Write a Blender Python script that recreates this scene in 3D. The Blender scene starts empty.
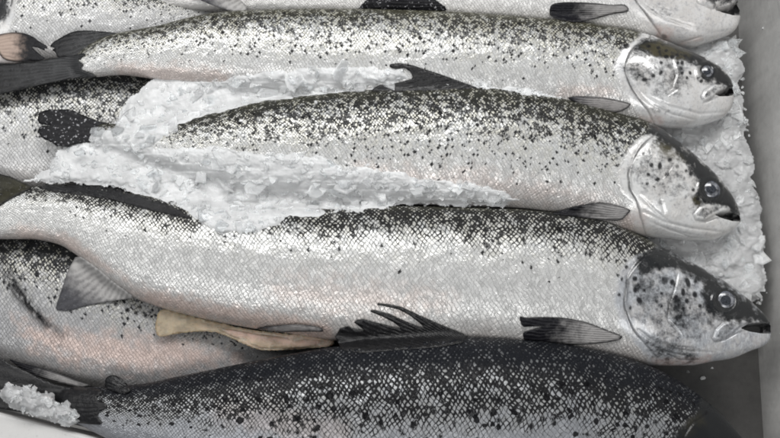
import bpy, math, random
import numpy as np
from mathutils import Vector, geometry
random.seed(7)
RNG = np.random.default_rng(11)
scene = bpy.context.scene
COL = scene.collection

# ------------------------------------------------------------------ camera
TILT = math.radians(12.0)
DIST = 0.95
TX, TY, TZ = 0.390, -0.219, 0.055
FOC = 36.0 * DIST / 0.78
CAMP = np.array([TX, TY - DIST * math.sin(TILT), TZ + DIST * math.cos(TILT)])
CT, ST = math.cos(TILT), math.sin(TILT)
K = 36.0 / FOC / 780.0


def unp(px, py, z):
    """point at height z that the camera sees at photo position px, py (1 unit = about 1 mm)"""
    px = np.asarray(px, float); py = np.asarray(py, float); z = np.asarray(z, float)
    x = (px - 390.0) * K
    y = -(py - 219.0) * K
    dx = x
    dy = CT * y + ST
    dz = ST * y - CT
    s = (z - CAMP[2]) / dz
    return np.stack([CAMP[0] + dx * s, CAMP[1] + dy * s, CAMP[2] + dz * s], -1)


def proj(P):
    d = P - CAMP
    xc = d[..., 0]
    yc = CT * d[..., 1] + ST * d[..., 2]
    zc = ST * d[..., 1] * -1 + CT * d[..., 2]
    return np.stack([390.0 + xc / (-zc) / K, 219.0 - yc / (-zc) / K], -1)


cam_d = bpy.data.cameras.new("camera")
cam = bpy.data.objects.new("camera", cam_d)
COL.objects.link(cam)
cam.location = CAMP
cam.rotation_euler = (TILT, 0, 0)
cam_d.sensor_width = 36.0
cam_d.lens = FOC
cam_d.clip_start = 0.01
cam_d.clip_end = 50.0
scene.camera = cam

# ------------------------------------------------------------------ maths helpers
def sst(a, b, x):
    t = np.clip((x - a) / (b - a), 0, 1)
    return t * t * (3 - 2 * t)


def pchip(xk, yk, x):
    xk = np.asarray(xk, float); yk = np.asarray(yk, float)
    h = np.diff(xk); d = np.diff(yk) / h
    m = np.zeros_like(yk)
    m[0], m[-1] = d[0], d[-1]
    for i in range(1, len(xk) - 1):
        if d[i - 1] * d[i] > 0:
            w1 = 2 * h[i] + h[i - 1]; w2 = h[i] + 2 * h[i - 1]
            m[i] = (w1 + w2) / (w1 / d[i - 1] + w2 / d[i])
    i = np.clip(np.searchsorted(xk, x) - 1, 0, len(h) - 1)
    t = (x - xk[i]) / h[i]
    t = np.clip(t, 0, 1)
    return ((1 + 2 * t) * (1 - t) ** 2 * yk[i] + t * (1 - t) ** 2 * h[i] * m[i]
            + t * t * (3 - 2 * t) * yk[i + 1] + t * t * (t - 1) * h[i] * m[i + 1])


def seg_dist(P, line):
    """distance of points P (N,2) to a polyline, and position along it 0..1"""
    L = np.asarray(line, float)
    best = np.full(len(P), 1e9); pos = np.zeros(len(P))
    ln = np.linalg.norm(np.diff(L, axis=0), axis=1); tot = ln.sum(); acc = 0
    for i in range(len(L) - 1):
        a, b = L[i], L[i + 1]; ab = b - a
        t = np.clip(((P - a) @ ab) / max(ab @ ab, 1e-9), 0, 1)
        d = np.linalg.norm(P - (a + t[:, None] * ab), axis=1)
        k = d < best
        best[k] = d[k]; pos[k] = (acc + t[k] * ln[i]) / tot
        acc += ln[i]
    return best, pos


def poly_sd(P, poly):
    """signed distance, positive inside"""
    L = np.asarray(poly, float)
    d, _ = seg_dist(P, np.vstack([L, L[:1]]))
    ins = np.zeros(len(P), bool)
    j = len(L) - 1
    for i in range(len(L)):
        xi, yi = L[i]; xj, yj = L[j]
        c = ((yi > P[:, 1]) != (yj > P[:, 1])) & (P[:, 0] < (xj - xi) * (P[:, 1] - yi) / (yj - yi + 1e-12) + xi)
        ins ^= c
        j = i
    return np.where(ins, d, -d)


_lat = RNG.random((256, 256))


def vnoise(x, y):
    """smooth value noise 0..1"""
    xi = np.floor(x).astype(int); yi = np.floor(y).astype(int)
    fx = x - xi; fy = y - yi
    fx = fx * fx * (3 - 2 * fx); fy = fy * fy * (3 - 2 * fy)
    g = lambda a, b: _lat[a & 255, b & 255]
    return (g(xi, yi) * (1 - fx) * (1 - fy) + g(xi + 1, yi) * fx * (1 - fy)
            + g(xi, yi + 1) * (1 - fx) * fy + g(xi + 1, yi + 1) * fx * fy)


def fnoise(x, y, o=3):
    r = 0; a = 1; t = 0
    for k in range(o):
        r = r + a * vnoise(x * 2 ** k + 17.3 * k, y * 2 ** k + 5.1 * k); t += a; a *= .5
    return r / t


def box_blur(A, r):
    for ax in (0, 1):
        pad = [(0, 0), (0, 0)]; pad[ax] = (r + 1, r)
        c = np.cumsum(np.pad(A, pad, mode='edge'), axis=ax)
        n = A.shape[ax]
        if ax == 0:
            A = (c[2 * r + 1:2 * r + 1 + n] - c[:n]) / (2 * r + 1)
        else:
            A = (c[:, 2 * r + 1:2 * r + 1 + n] - c[:, :n]) / (2 * r + 1)
    return A


def make_obj(name, V, F, mat, parent=None, smooth=True, attrs=None, uv=None):
    me = bpy.data.meshes.new(name)
    V = np.asarray(V, np.float32)
    F = [f for f in F] if not isinstance(F, np.ndarray) else F
    me.vertices.add(len(V)); me.vertices.foreach_set("co", V.ravel())
    if isinstance(F, np.ndarray):
        n, k = F.shape
        loops = F.ravel().astype(np.int32)
        starts = np.arange(n, dtype=np.int32) * k
        tot = np.full(n, k, np.int32)
    else:
        tot = np.array([len(f) for f in F], np.int32)
        loops = np.array([i for f in F for i in f], np.int32)
        starts = np.concatenate([[0], np.cumsum(tot)[:-1]]).astype(np.int32)
    me.loops.add(len(loops)); me.loops.foreach_set("vertex_index", loops)
    me.polygons.add(len(tot)); me.polygons.foreach_set("loop_start", starts)
    me.polygons.foreach_set("loop_total", tot)
    me.polygons.foreach_set("use_smooth", np.full(len(tot), smooth, bool))
    if uv is not None:
        l = me.uv_layers.new(name="UVMap")
        l.data.foreach_set("uv", np.asarray(uv, np.float32)[loops].ravel())
    for k_, v_ in (attrs or {}).items():
        a = me.attributes.new(k_, 'FLOAT', 'POINT')
        a.data.foreach_set("value", np.asarray(v_, np.float32))
    me.update(calc_edges=True)
    me.validate()
    if mat: me.materials.append(mat)
    o = bpy.data.objects.new(name, me)
    COL.objects.link(o)
    if parent is not None: o.parent = parent
    return o


def tag(o, label=None, cat=None, group=None, kind=None):
    if label: o["label"] = label
    if cat: o["category"] = cat
    if group: o["group"] = group
    if kind: o["kind"] = kind
    return o


# ------------------------------------------------------------------ node helpers
class NT:
    def __init__(self, name):
        self.m = bpy.data.materials.new(name); self.m.use_nodes = True
        self.t = self.m.node_tree; self.n = self.t.nodes
        self.bs = self.n["Principled BSDF"]; self.out = self.n["Material Output"]

    def new(self, typ, **kw):
        n = self.n.new(typ)
        for k, v in kw.items(): setattr(n, k, v)
        return n

    def set(self, sock, v):
        if isinstance(v, bpy.types.NodeSocket): self.t.links.new(v, sock)
        elif isinstance(v, (tuple, list)) and len(v) == 3 and sock.type == 'RGBA': sock.default_value = (*v, 1)
        else: sock.default_value = v

    def math(self, op, a, b=0.0, c=None, clamp=False):
        n = self.new("ShaderNodeMath", operation=op); n.use_clamp = clamp
        self.set(n.inputs[0], a); self.set(n.inputs[1], b)
        if c is not None: self.set(n.inputs[2], c)
        return n.outputs[0]

    def add(self, a, b): return self.math('ADD', a, b)
    def sub(self, a, b): return self.math('SUBTRACT', a, b)
    def mul(self, a, b): return self.math('MULTIPLY', a, b)

    def ss(self, a, b, x, o0=0.0, o1=1.0):
        n = self.new("ShaderNodeMapRange", interpolation_type='SMOOTHSTEP')
        self.set(n.inputs[0], x); self.set(n.inputs[1], a); self.set(n.inputs[2], b)
        self.set(n.inputs[3], o0); self.set(n.inputs[4], o1)
        return n.outputs[0]

    def mix(self, f, a, b, bt='MIX'):
        n = self.new("ShaderNodeMix", data_type='RGBA', blend_type=bt)
        self.set(n.inputs[0], f); self.set(n.inputs[6], a); self.set(n.inputs[7], b)
        return n.outputs[2]

    def attr(self, name): return self.new("ShaderNodeAttribute", attribute_name=name).outputs["Fac"]

    def noise(self, vec, scale, detail=2.0, rough=.5, col=False, dist=0.0):
        n = self.new("ShaderNodeTexNoise")
        if vec is not None: self.set(n.inputs["Vector"], vec)
        n.inputs["Scale"].default_value = scale; n.inputs["Detail"].default_value = detail
        n.inputs["Roughness"].default_value = rough; n.inputs["Distortion"].default_value = dist
        return n.outputs["Color" if col else "Fac"]

    def sep(self, v):
        n = self.new("ShaderNodeSeparateXYZ"); self.set(n.inputs[0], v); return n.outputs

    def comb(self, x, y, z=0.0):
        n = self.new("ShaderNodeCombineXYZ")
        self.set(n.inputs[0], x); self.set(n.inputs[1], y); self.set(n.inputs[2], z)
        return n.outputs[0]

    def bump(self, h, dist, strength=1.0, normal=None):
        n = self.new("ShaderNodeBump")
        self.set(n.inputs["Height"], h); self.set(n.inputs["Strength"], strength)
        n.inputs["Distance"].default_value = dist
        if normal is not None: self.set(n.inputs["Normal"], normal)
        return n.outputs[0]


def P(nt, **kw):
    for k, v in kw.items():
        nt.set(nt.bs.inputs[k.replace("_", " ")], v)


# ------------------------------------------------------------------ fish skin
def skin(name, flank=(.72, .72, .70), back=(.15, .145, .10), dark=(.012, .013, .015), belly=(.74, .71, .69),
         b0=.02, b1=.30, p0=.0, p1=.55, pmax=.62, edge_back=.92, edge_flank=.45, spots=.5, s0=.08, s1=.55,
         headlight=(.58, .58, .575), headdark=(.016, .017, .018), olive=(.075, .065, .034), metal=.35, rough=.34,
         headcoat=.34, headspec=.2, srad=.13, headmott=.55, spec=.22, coat=.15, belly0=.72, tilt=.22, yel=.45, plate=(.30, .28, .18), gap=.20, grand=.3, gnoise=.6, netpow=1.0, rate=.1, blot=.4):
    t = NT(name)
    uv = t.new("ShaderNodeUVMap", uv_map="UVMap").outputs[0]
    vv, hd, spot_shade, sm = t.attr("vv"), t.attr("hd"), t.attr("spot"), t.attr("sm")
    bl, ol = t.attr("blush"), t.attr("olive")
    # slightly wandering scale lattice
    wob = t.noise(uv, .22, 2, .5, True)
    w2 = t.new("ShaderNodeVectorMath", operation='MULTIPLY_ADD')
    t.set(w2.inputs[0], wob); w2.inputs[1].default_value = (2.2, 2.2, 0); t.set(w2.inputs[2], uv)
    wob3 = t.noise(uv, 1.7, 1, .5, True)
    w3 = t.new("ShaderNodeVectorMath", operation='MULTIPLY_ADD')
    t.set(w3.inputs[0], wob3); w3.inputs[1].default_value = (.42, .42, 0); t.set(w3.inputs[2], w2.outputs[0])
    u, v, _ = t.sep(w3.outputs[0])
    v = t.mul(v, .74)
    a, b = t.add(u, v), t.sub(u, v)
    fa, fb = t.math('FRACT', a), t.math('FRACT', b)
    cell = t.comb(t.math('FLOOR', a), t.math('FLOOR', b))
    wn = t.new("ShaderNodeTexWhiteNoise", noise_dimensions='2D'); t.set(wn.inputs["Vector"], cell)
    r1 = wn.outputs["Value"]
    r2, r3, r4 = t.sep(wn.outputs["Color"])
    m = t.math('SMOOTH_MIN', fa, fb, .35)
    m2 = t.math('SMOOTH_MIN', t.math('SMOOTH_MIN', fa, fb, .2), t.math('SMOOTH_MIN', t.sub(1.0, fa), t.sub(1.0, fb), .2), .2)
    edge = t.add(t.ss(-.10, .40, fa, .8, 0.0), t.ss(-.08, .26, fb, .16, 0.0))
    edge = t.math('MINIMUM', edge, 1.0)
    nb = t.noise(uv, .12, 4, .6)           # big blotches
    nm = t.noise(uv, .45, 3, .6)
    vn = t.add(vv, t.mul(t.sub(nb, .5), .28))
    kb = t.ss(b0, b1, vn, 1.0, 0.0)
    kp = t.mul(t.ss(p0, p1, vn, 1.0, 0.0), t.ss(.30, .62, nm, 1 - blot, 1 + blot * .5))
    # each scale: a pale plate on dark skin, the dark gap widening towards the back
    kbel = t.ss(belly0, .98, vn)
    base = t.mix(kbel, flank, belly)
    base = t.mix(t.mul(t.mul(t.ss(.45, .65, nb), kp), .5), base, tuple(c * k for c, k in zip(flank, (.66, .74, .88))))
    base = t.mix(t.mul(bl, .75), base, (.70, .50, .42))
    var = t.add(.84, t.mul(r2, .22))
    base = t.mix(1.0, base, t.comb(var, var, var), 'MULTIPLY')
    yl = t.mul(t.ss(.3, .9, r3), t.mul(kp, yel))
    base = t.mix(yl, base, (.46, .43, .28))
    base = t.mix(t.mul(t.math('MINIMUM', kp, 1.0), .5), base, (.30, .295, .25))
    base = t.mix(t.mul(kb, .75), base, plate)
    gapc = t.mix(kb, dark, back)
    ek = t.mul(edge, t.mul(t.ss(.34, .64, nm, .1, 1.0), t.ss(.75, 1.0, vn, edge_flank, edge_flank * .4)))
    base = t.mix(ek, base, dark)
    spn = t.noise(uv, 1.3, 3, .65, False, .4)
    kc = t.math('MINIMUM', kp, 1.1)
    g = t.mul(t.math('POWER', kc, netpow), gap)
    g = t.add(g, t.mul(t.mul(kc, t.sub(r1, .5)), grand))
    g = t.add(g, t.mul(t.mul(kc, t.sub(spn, .5)), gnoise))
    g = t.sub(g, t.mul(t.sub(1.0, kc), .14))
    pale = t.ss(t.sub(g, .10), t.add(g, .12), m2)
    sn2 = t.noise(uv, 3.1, 2, .6)
    rt = t.mul(t.mul(kc, rate), t.ss(.32, .66, nm, .5, 1.5))
    speck = t.mul(t.math('LESS_THAN', r3, rt), t.ss(.0, .26, t.sub(t.add(m2, t.mul(t.sub(sn2, .5), .75)), t.mul(t.sub(r2, .5), .22))))
    dcell = t.math('MAXIMUM', t.sub(1.0, pale), speck)
    base = t.mix(t.mul(dcell, .96), base, gapc)
    # round black spots, a few scales wide
    vo = t.new("ShaderNodeTexVoronoi", feature='F1'); t.set(vo.inputs["Vector"], w2.outputs[0])
    vo.inputs["Scale"].default_value = .42; vo.inputs["Randomness"].default_value = 1.0
    vr, vg, vb_ = t.sep(vo.outputs["Color"])
    band = t.mul(t.ss(s0 - .08, s0 + .05, vn), t.ss(s1 - .2, s1 + .1, vn, 1.0, 0.0))
    keep = t.math('LESS_THAN', vr, t.mul(band, spots))
    rad = t.add(srad, t.mul(vg, .16))
    sd = t.add(vo.outputs["Distance"], t.mul(t.sub(t.noise(uv, 1.3, 3), .5), .42))
    spot = t.mul(t.math('LESS_THAN', sd, rad), keep)
    base = t.mix(t.mul(spot, .95), base, dark)
    # bare head skin
    obj = t.new("ShaderNodeTexCoord").outputs["Object"]
    hn = t.noise(obj, 150, 6, .65); hn2 = t.noise(obj, 420, 4, .6); hn3 = t.noise(obj, 55, 3, .5)
    mp = t.new("ShaderNodeMapping"); t.set(mp.inputs[0], obj)
    mp.inputs["Rotation"].default_value = (0, 0, .5); mp.inputs["Scale"].default_value = (520, 190, 300)
    hs = t.noise(mp.outputs[0], 1.0, 4, .65, False, .6)
    hk = t.ss(.14, .82, t.add(hd, t.add(t.mul(t.sub(hn, .5), 1.1), t.mul(t.sub(hn2, .5), .45))))
    hc = t.mix(t.ss(.4, .62, hn3, 0.0, .5), headlight, (.50, .475, .45))
    hc = t.mix(t.ss(.50, .72, hn, 0.0, headmott), hc, (.26, .265, .285))
    hc = t.mix(t.ss(.50, .68, hn2, 0.0, headmott * .8), hc, (.30, .30, .32))
    hc = t.mix(t.ss(.48, .66, hs, 0.0, headmott * .5), hc, (.72, .74, .77))
    hc = t.mix(t.mul(bl, t.ss(.35, .65, hn, .2, .65)), hc, (.56, .40, .35))
    hc = t.mix(hk, hc, headdark)
    hc = t.mix(t.mul(ol, t.ss(.3, .6, hn)), hc, olive)
    colr = t.mix(sm, hc, base)
    colr = t.mix(spot_shade, colr, (.008, .008, .009))  # black spots, plus the painted shadow at the gill cover edge
    # relief: overlapping scales each tilted its own way
    ramp = t.mul(t.sub(1.0, t.mul(t.add(fa, fb), .5)), t.ss(0.0, .16, m))
    tl = t.add(t.mul(t.sub(fa, .5), t.sub(r3, .5)), t.mul(t.sub(fb, .5), t.sub(r4, .5)))
    h = t.add(ramp, t.mul(tl, tilt * 2))
    hh = t.add(t.mul(h, sm), t.mul(t.add(t.mul(hn2, .12), t.mul(hs, .06)), t.sub(1.0, sm)))
    nrm = t.bump(hh, .0009, .9)
    nrm = t.bump(t.noise(obj, 60, 3, .5), .004, .22, nrm)
    dk_ = t.mul(t.math('MAXIMUM', dcell, t.mul(spot, .95)), sm)
    notdark = t.sub(1.0, t.math('MAXIMUM', t.math('MAXIMUM', t.mul(kb, .6), spot_shade), dk_))
    P(t, Base_Color=colr, Metallic=t.mul(t.mul(t.mul(t.add(.4, t.mul(sm, .6)), notdark), metal), t.sub(1.0, t.mul(t.math('MINIMUM', kp, 1.0), .65))),
      Roughness=t.add(rough - .08, t.mul(t.mul(r4, sm), .2)), Normal=nrm, Coat_Normal=nrm, Coat_Weight=t.mul(t.add(t.mul(t.sub(1.0, sm), headcoat), coat), t.sub(1.0, t.mul(dk_, .8))), Coat_Roughness=.14,
      Specular_IOR_Level=t.mul(t.add(t.mul(t.sub(1.0, sm), headspec), spec), t.sub(1.0, t.mul(dk_, .75))))
    return t.m


def fin_mat(name, c_base, c_tip, c_edge, v0=.1, v1=.9, edge_w=3.0, edge_k=.8, rays=.5, rough=.5, mott=.3, coat=.05, spec=.16, sss=0.0):
    t = NT(name)
    fa, fr, fe = t.attr("fa"), t.attr("fr"), t.attr("fe")
    obj = t.new("ShaderNodeTexCoord").outputs["Object"]
    n1 = t.noise(obj, 120, 5, .65); n2 = t.noise(obj, 500, 4, .6)
    fan = t.add(fa, t.mul(t.sub(t.noise(obj, 40, 2), .5), 1.6))
    st = t.math('SINE', t.mul(fan, 6.2832)); st = t.mul(t.add(t.mul(st, .5), .5), t.ss(.35, .6, n1, .3, 1.0))
    col = t.mix(t.ss(v0, v1, t.add(fr, t.mul(t.sub(n1, .5), .5))), c_base, c_tip)
    col = t.mix(t.mul(st, rays), col, tuple(c * .25 for c in c_tip))
    col = t.mix(t.mul(t.ss(.60, .66, t.noise(obj, 330, 3, .6)), mott), col, (.45, .45, .47))
    col = t.mix(t.mul(t.ss(0.0, edge_w, t.add(fe, t.mul(t.sub(n1, .5), edge_w * .8)), 1.0, 0.0), edge_k), col, c_edge)
    nrm = t.bump(t.add(t.mul(st, .45), t.mul(n2, .6)), .0010, .8)
    if sss:
        col = t.mix(t.ss(.38, .7, n1, 0.0, .7), col, tuple(c * .55 for c in c_tip))
    P(t, Base_Color=col, Roughness=rough, Normal=nrm, Subsurface_Weight=sss, Subsurface_Radius=(1.0, .5, .3), Subsurface_Scale=.003, Coat_Normal=nrm, Coat_Weight=coat, Coat_Roughness=.12, Specular_IOR_Level=spec)
    return t.m


# ------------------------------------------------------------------ height of the catch, seen from the camera
HX0, HY0, HW, HH = -120, -120, 1020, 680
FLOOR = -0.03
ENV = np.full((HH, HW), FLOOR)


def raster(V):
    q = proj(V)
    xi = np.round(q[:, 0] - HX0).astype(int); yi = np.round(q[:, 1] - HY0).astype(int)
    ok = (xi >= 0) & (xi < HW) & (yi >= 0) & (yi < HH)
    E = np.full((HH, HW), -1.0)
    np.maximum.at(E, (yi[ok], xi[ok]), V[ok, 2])
    # close pinholes
    for _ in range(2):
        M = E.copy()
        for dy in (-1, 0, 1):
            for dx in (-1, 0, 1):
                M = np.maximum(M, np.roll(np.roll(E, dy, 0), dx, 1))
        E = np.where(E < -.5, M, E)
    return E


def sample(E, x, y):
    xi = np.clip(np.round(np.asarray(x) - HX0).astype(int), 0, HW - 1)
    yi = np.clip(np.round(np.asarray(y) - HY0).astype(int), 0, HH - 1)
    return E[yi, xi]


FISH = {}


def fish(key, label, mat, top, bot, zc, thick=.60, scale=5.0, oper=None, dens=1.2, head_dens=.8, nv=120, roll=0.0,
         dark=(), olive=(), blush=(), spots=(), strokes=(), raises=(), mouth=None, jaw=None, bare=(), eye=None, band=9.0, flip=1):
    top = np.array(top, float); bot = np.array(bot, float)
    x0, x1 = max(top[0, 0], bot[0, 0]), min(top[-1, 0], bot[-1, 0])
    hx = (min(p[0] for p in oper) - 25) if oper else x1
    xs = [x0]
    while xs[-1] < x1 - 6:
        xs.append(xs[-1] + (head_dens if xs[-1] > hx else dens))
    e = np.linspace(0, 1, 14)[1:]
    xs = np.array(xs)
    xs = np.concatenate([xs, xs[-1] + (x1 - xs[-1]) * (1 - (1 - e) ** 2)])
    ty, by = pchip(top[:, 0], top[:, 1], xs), pchip(bot[:, 0], bot[:, 1], xs)
    zk = np.array(zc, float)
    z = pchip(zk[:, 0], zk[:, 1], xs)
    PT, PB = unp(xs, ty, z), unp(xs, by, z)
    C = (PT + PB) / 2; H = (PT - PB) / 2
    hh = np.linalg.norm(H, axis=1)
    tk = hh * thick * np.maximum(.12, sst(-3, 16, xs - x0)) if x0 > -30 else hh * thick
    nl = 22
    th = np.concatenate([np.linspace(0, math.pi, nv), np.linspace(math.pi, 2 * math.pi, nl)[1:-1]])
    c, s = np.cos(th), np.sin(th)
    cs = np.sign(c) * np.abs(c) ** .93; sn = np.sign(s) * np.abs(s) ** .88
    V = C[:, None] + H[:, None] * cs[None, :, None]
    V[:, :, 2] += tk[:, None] * sn[None]
    ns, nr = len(xs), len(th)
    # arc length round the visible side
    seg = np.linalg.norm(np.diff(V[:, :nv], axis=1), axis=2)
    cum = np.concatenate([np.zeros((ns, 1)), np.cumsum(seg, 1)], 1)
    frac = cum / np.maximum(cum[:, -1:], 1e-6)
    hmax = hh.max()
    rows = cum[:, -1].max() * 1000 / scale
    vvf = np.concatenate([frac, np.tile(np.linspace(1, 0, nl)[1:-1], (ns, 1))], 1)
    local = scale * (.5 + .5 * np.minimum(1, hh / hmax))
    ds = np.concatenate([[0], np.diff(xs)]) / local
    S = np.cumsum(ds)
    U = np.repeat(S[:, None], nr, 1) + .9 * np.abs(vvf - .45) * 4
    T = vvf * rows
    uv = np.stack([U * flip, T], -1).reshape(-1, 2)
    V = V.reshape(-1, 3); vv = vvf.reshape(-1) + roll
    up = np.tile(np.arange(nr) < nv, ns)
    N = len(V)
    px = proj(V)
    hd = np.zeros(N); spot_shade = np.zeros(N); sm = np.ones(N); bl = np.zeros(N); ol = np.zeros(N)
    dz = np.zeros(N)
    jit = (fnoise(px[:, 0] / 6, px[:, 1] / 6) - .5)
    if oper:
        o = np.array(sorted(oper, key=lambda p: p[1]), float)
        xo = pchip(o[:, 1], o[:, 0], np.clip(px[:, 1], o[0, 1], o[-1, 1]))
        sdo = px[:, 0] - xo
        sdo = np.where(px[:, 1] < o[0, 1], sdo - (o[0, 1] - px[:, 1]) * .4, sdo)
        vis = (px[:, 1] > o[0, 1] - 3)
        sm *= sst(-band + 2, -band - 5, sdo + jit * 5)
        top_fade = sst(.02, .1, vv - roll)
        dz += np.where(up, (1.1 * sst(-.8, 1.0, sdo) * sst(90, 6, sdo) - .2 * np.exp(-((sdo + 1.4) / 1.2) ** 2)
                            + .1 * np.exp(-((sdo + 7) / 4) ** 2)) * top_fade, 0)
        ol_ = sst(o[-1, 1], o[0, 1] + .45 * (o[-1, 1] - o[0, 1]), px[:, 1])
        spot_shade = np.maximum(spot_shade, (.35 + .6 * ol_) * np.exp(-((sdo + .6 + jit * 1.5) / (.45 + .5 * ol_ + 1.2 * np.clip(fnoise(px[:, 0] / 9, px[:, 1] / 9) - .35, 0, 1))) ** 2) * top_fade * up * vis)  # shadow along the gill cover edge, painted as an uneven dark line
    for poly, k, soft in dark:
        hd = np.maximum(hd, k * sst(-soft * 1.7, soft * 1.7, poly_sd(px, poly) + jit * soft * 2.2))
    for poly, k, soft in olive:
        ol = np.maximum(ol, k * sst(-soft, soft, poly_sd(px, poly) + jit * soft))
    for poly, k, soft in blush:
        bl = np.maximum(bl, k * sst(-soft, soft, poly_sd(px, poly) + jit * soft * 2))
    for poly, soft in bare:
        sm = np.minimum(sm, 1 - sst(-soft, soft, poly_sd(px, poly) + jit * soft))
    if jaw:
        strokes = list(strokes) + [(jaw[0], 1.2, -1.2, .6)]
        hd = np.maximum(hd, .5 * sst(-2, 2, poly_sd(px, jaw[1]) + jit * 2))
    for q in spots:
        x, y, rx, ry = q[:4]; an = math.radians(q[4]) if len(q) > 4 else 0; k = q[5] if len(q) > 5 else .95
        dx, dy = px[:, 0] - x, px[:, 1] - y
        a = dx * math.cos(an) + dy * math.sin(an); b = -dx * math.sin(an) + dy * math.cos(an)
        r = np.sqrt((a / rx) ** 2 + (b / ry) ** 2) + jit * .5
        spot_shade = np.maximum(spot_shade, k * sst(1.25, .75, r) * up)
    for line, w, depth, dk in strokes:
        d, pos = seg_dist(px, line)
        f = np.exp(-(d / w) ** 2) * np.where(up, 1, 0) * (.35 + .65 * np.sin(np.pi * np.clip(pos, .02, .98)))
        if dk > .65: f = f * 1.25 * sst(.24, .48, fnoise(px[:, 0] / 3.5, px[:, 1] / 3.5, 3))
        dz += depth * f
        spot_shade = np.maximum(spot_shade, dk * f) if dk > 0 else spot_shade
    for poly, hgt, soft in raises:
        d = poly_sd(px, poly)
        dz += np.where(up, hgt * sst(-soft * .3, soft, d) - .8 * np.exp(-((d + .9) / 1.0) ** 2), 0)
        spot_shade = np.maximum(spot_shade, .45 * np.exp(-((d + .9) / .8) ** 2) * up)
    if mouth is not None:
        d = poly_sd(px, mouth)
        f = sst(-.8, 1.6, d)
        dz = np.where(up, dz - 14 * f, dz)
        spot_shade = np.maximum(spot_shade, f * .97)
        mm = np.array(mouth); ym = mm[mm[:, 0] > mm[:, 0].max() - 6][:, 1]
        spot_shade = np.maximum(spot_shade, .95 * sst(x1 - 7, x1 - 2, px[:, 0]) * sst(ym.min() - 1, ym.min() + 1, px[:, 1]) * sst(ym.max() + 1, ym.max() - 1, px[:, 1]))
    if eye:
        ex, ey, er = eye
        r = np.hypot(px[:, 0] - ex, px[:, 1] - ey)
        dz += np.where(up, -2.2 * sst(er * 1.05, er * .6, r) + .9 * np.exp(-((r - er * 1.25) / 1.8) ** 2), 0)
        hd = np.maximum(hd, .55 * sst(er * 1.9, er * 1.1, r))
    V[:, 2] += dz * .001
    # quads
    i = np.arange(ns - 1)[:, None] * nr; j = np.arange(nr)[None]
    j2 = (j + 1) % nr
    F = np.stack([i + j, i + j2, i + nr + j2, i + nr + j], -1).reshape(-1, 4)
    o = make_obj("salmon", V, F, mat, None, True,
                 dict(vv=vv, hd=hd, spot=spot_shade, sm=sm, blush=bl, olive=ol), uv)
    tag(o, label, "salmon", "salmon laid on crushed ice in the bin")
    E = raster(V[up])
    FISH[key] = dict(o=o, E=E)
    global ENV
    ENV = np.maximum(ENV, E)
    if eye: make_eye(o, E, *eye)
    return o


def cap(name, P0, r, h, a, b, off, mat, parent, nr=9, na=40):
    """the part of a flattened eyeball between the radii a and b (fractions of r)"""
    V = []; F = []
    for i in range(nr + 1):
        f = a + (b - a) * i / nr
        for k in range(na):
            g = 2 * math.pi * k / na
            V.append((P0[0] + r * f * math.cos(g), P0[1] + r * .95 * f * math.sin(g), P0[2] + off + h * math.sqrt(max(0, 1 - f * f))))
    for i in range(nr):
        for k in range(na):
            p = i * na + k; q = i * na + (k + 1) % na
            F.append((p, p + na, q + na, q))
    return make_obj(name, V, F, mat, parent)


def make_eye(o, E, ex, ey, er):
    z = float(sample(E, [ex], [ey])[0])
    P0 = unp(ex, ey, z - .0011)
    r = er * .00104
    ball = cap("eye", P0, r, r * .34, 0.0, 1.0, 0, M_EYE, o)
    cap("iris", P0, r, r * .34, .50, .80, .00012, M_IRIS, ball)
    cap("pupil", P0, r, r * .34, 0.0, .49, .0001, M_PUPIL, ball)


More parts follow.
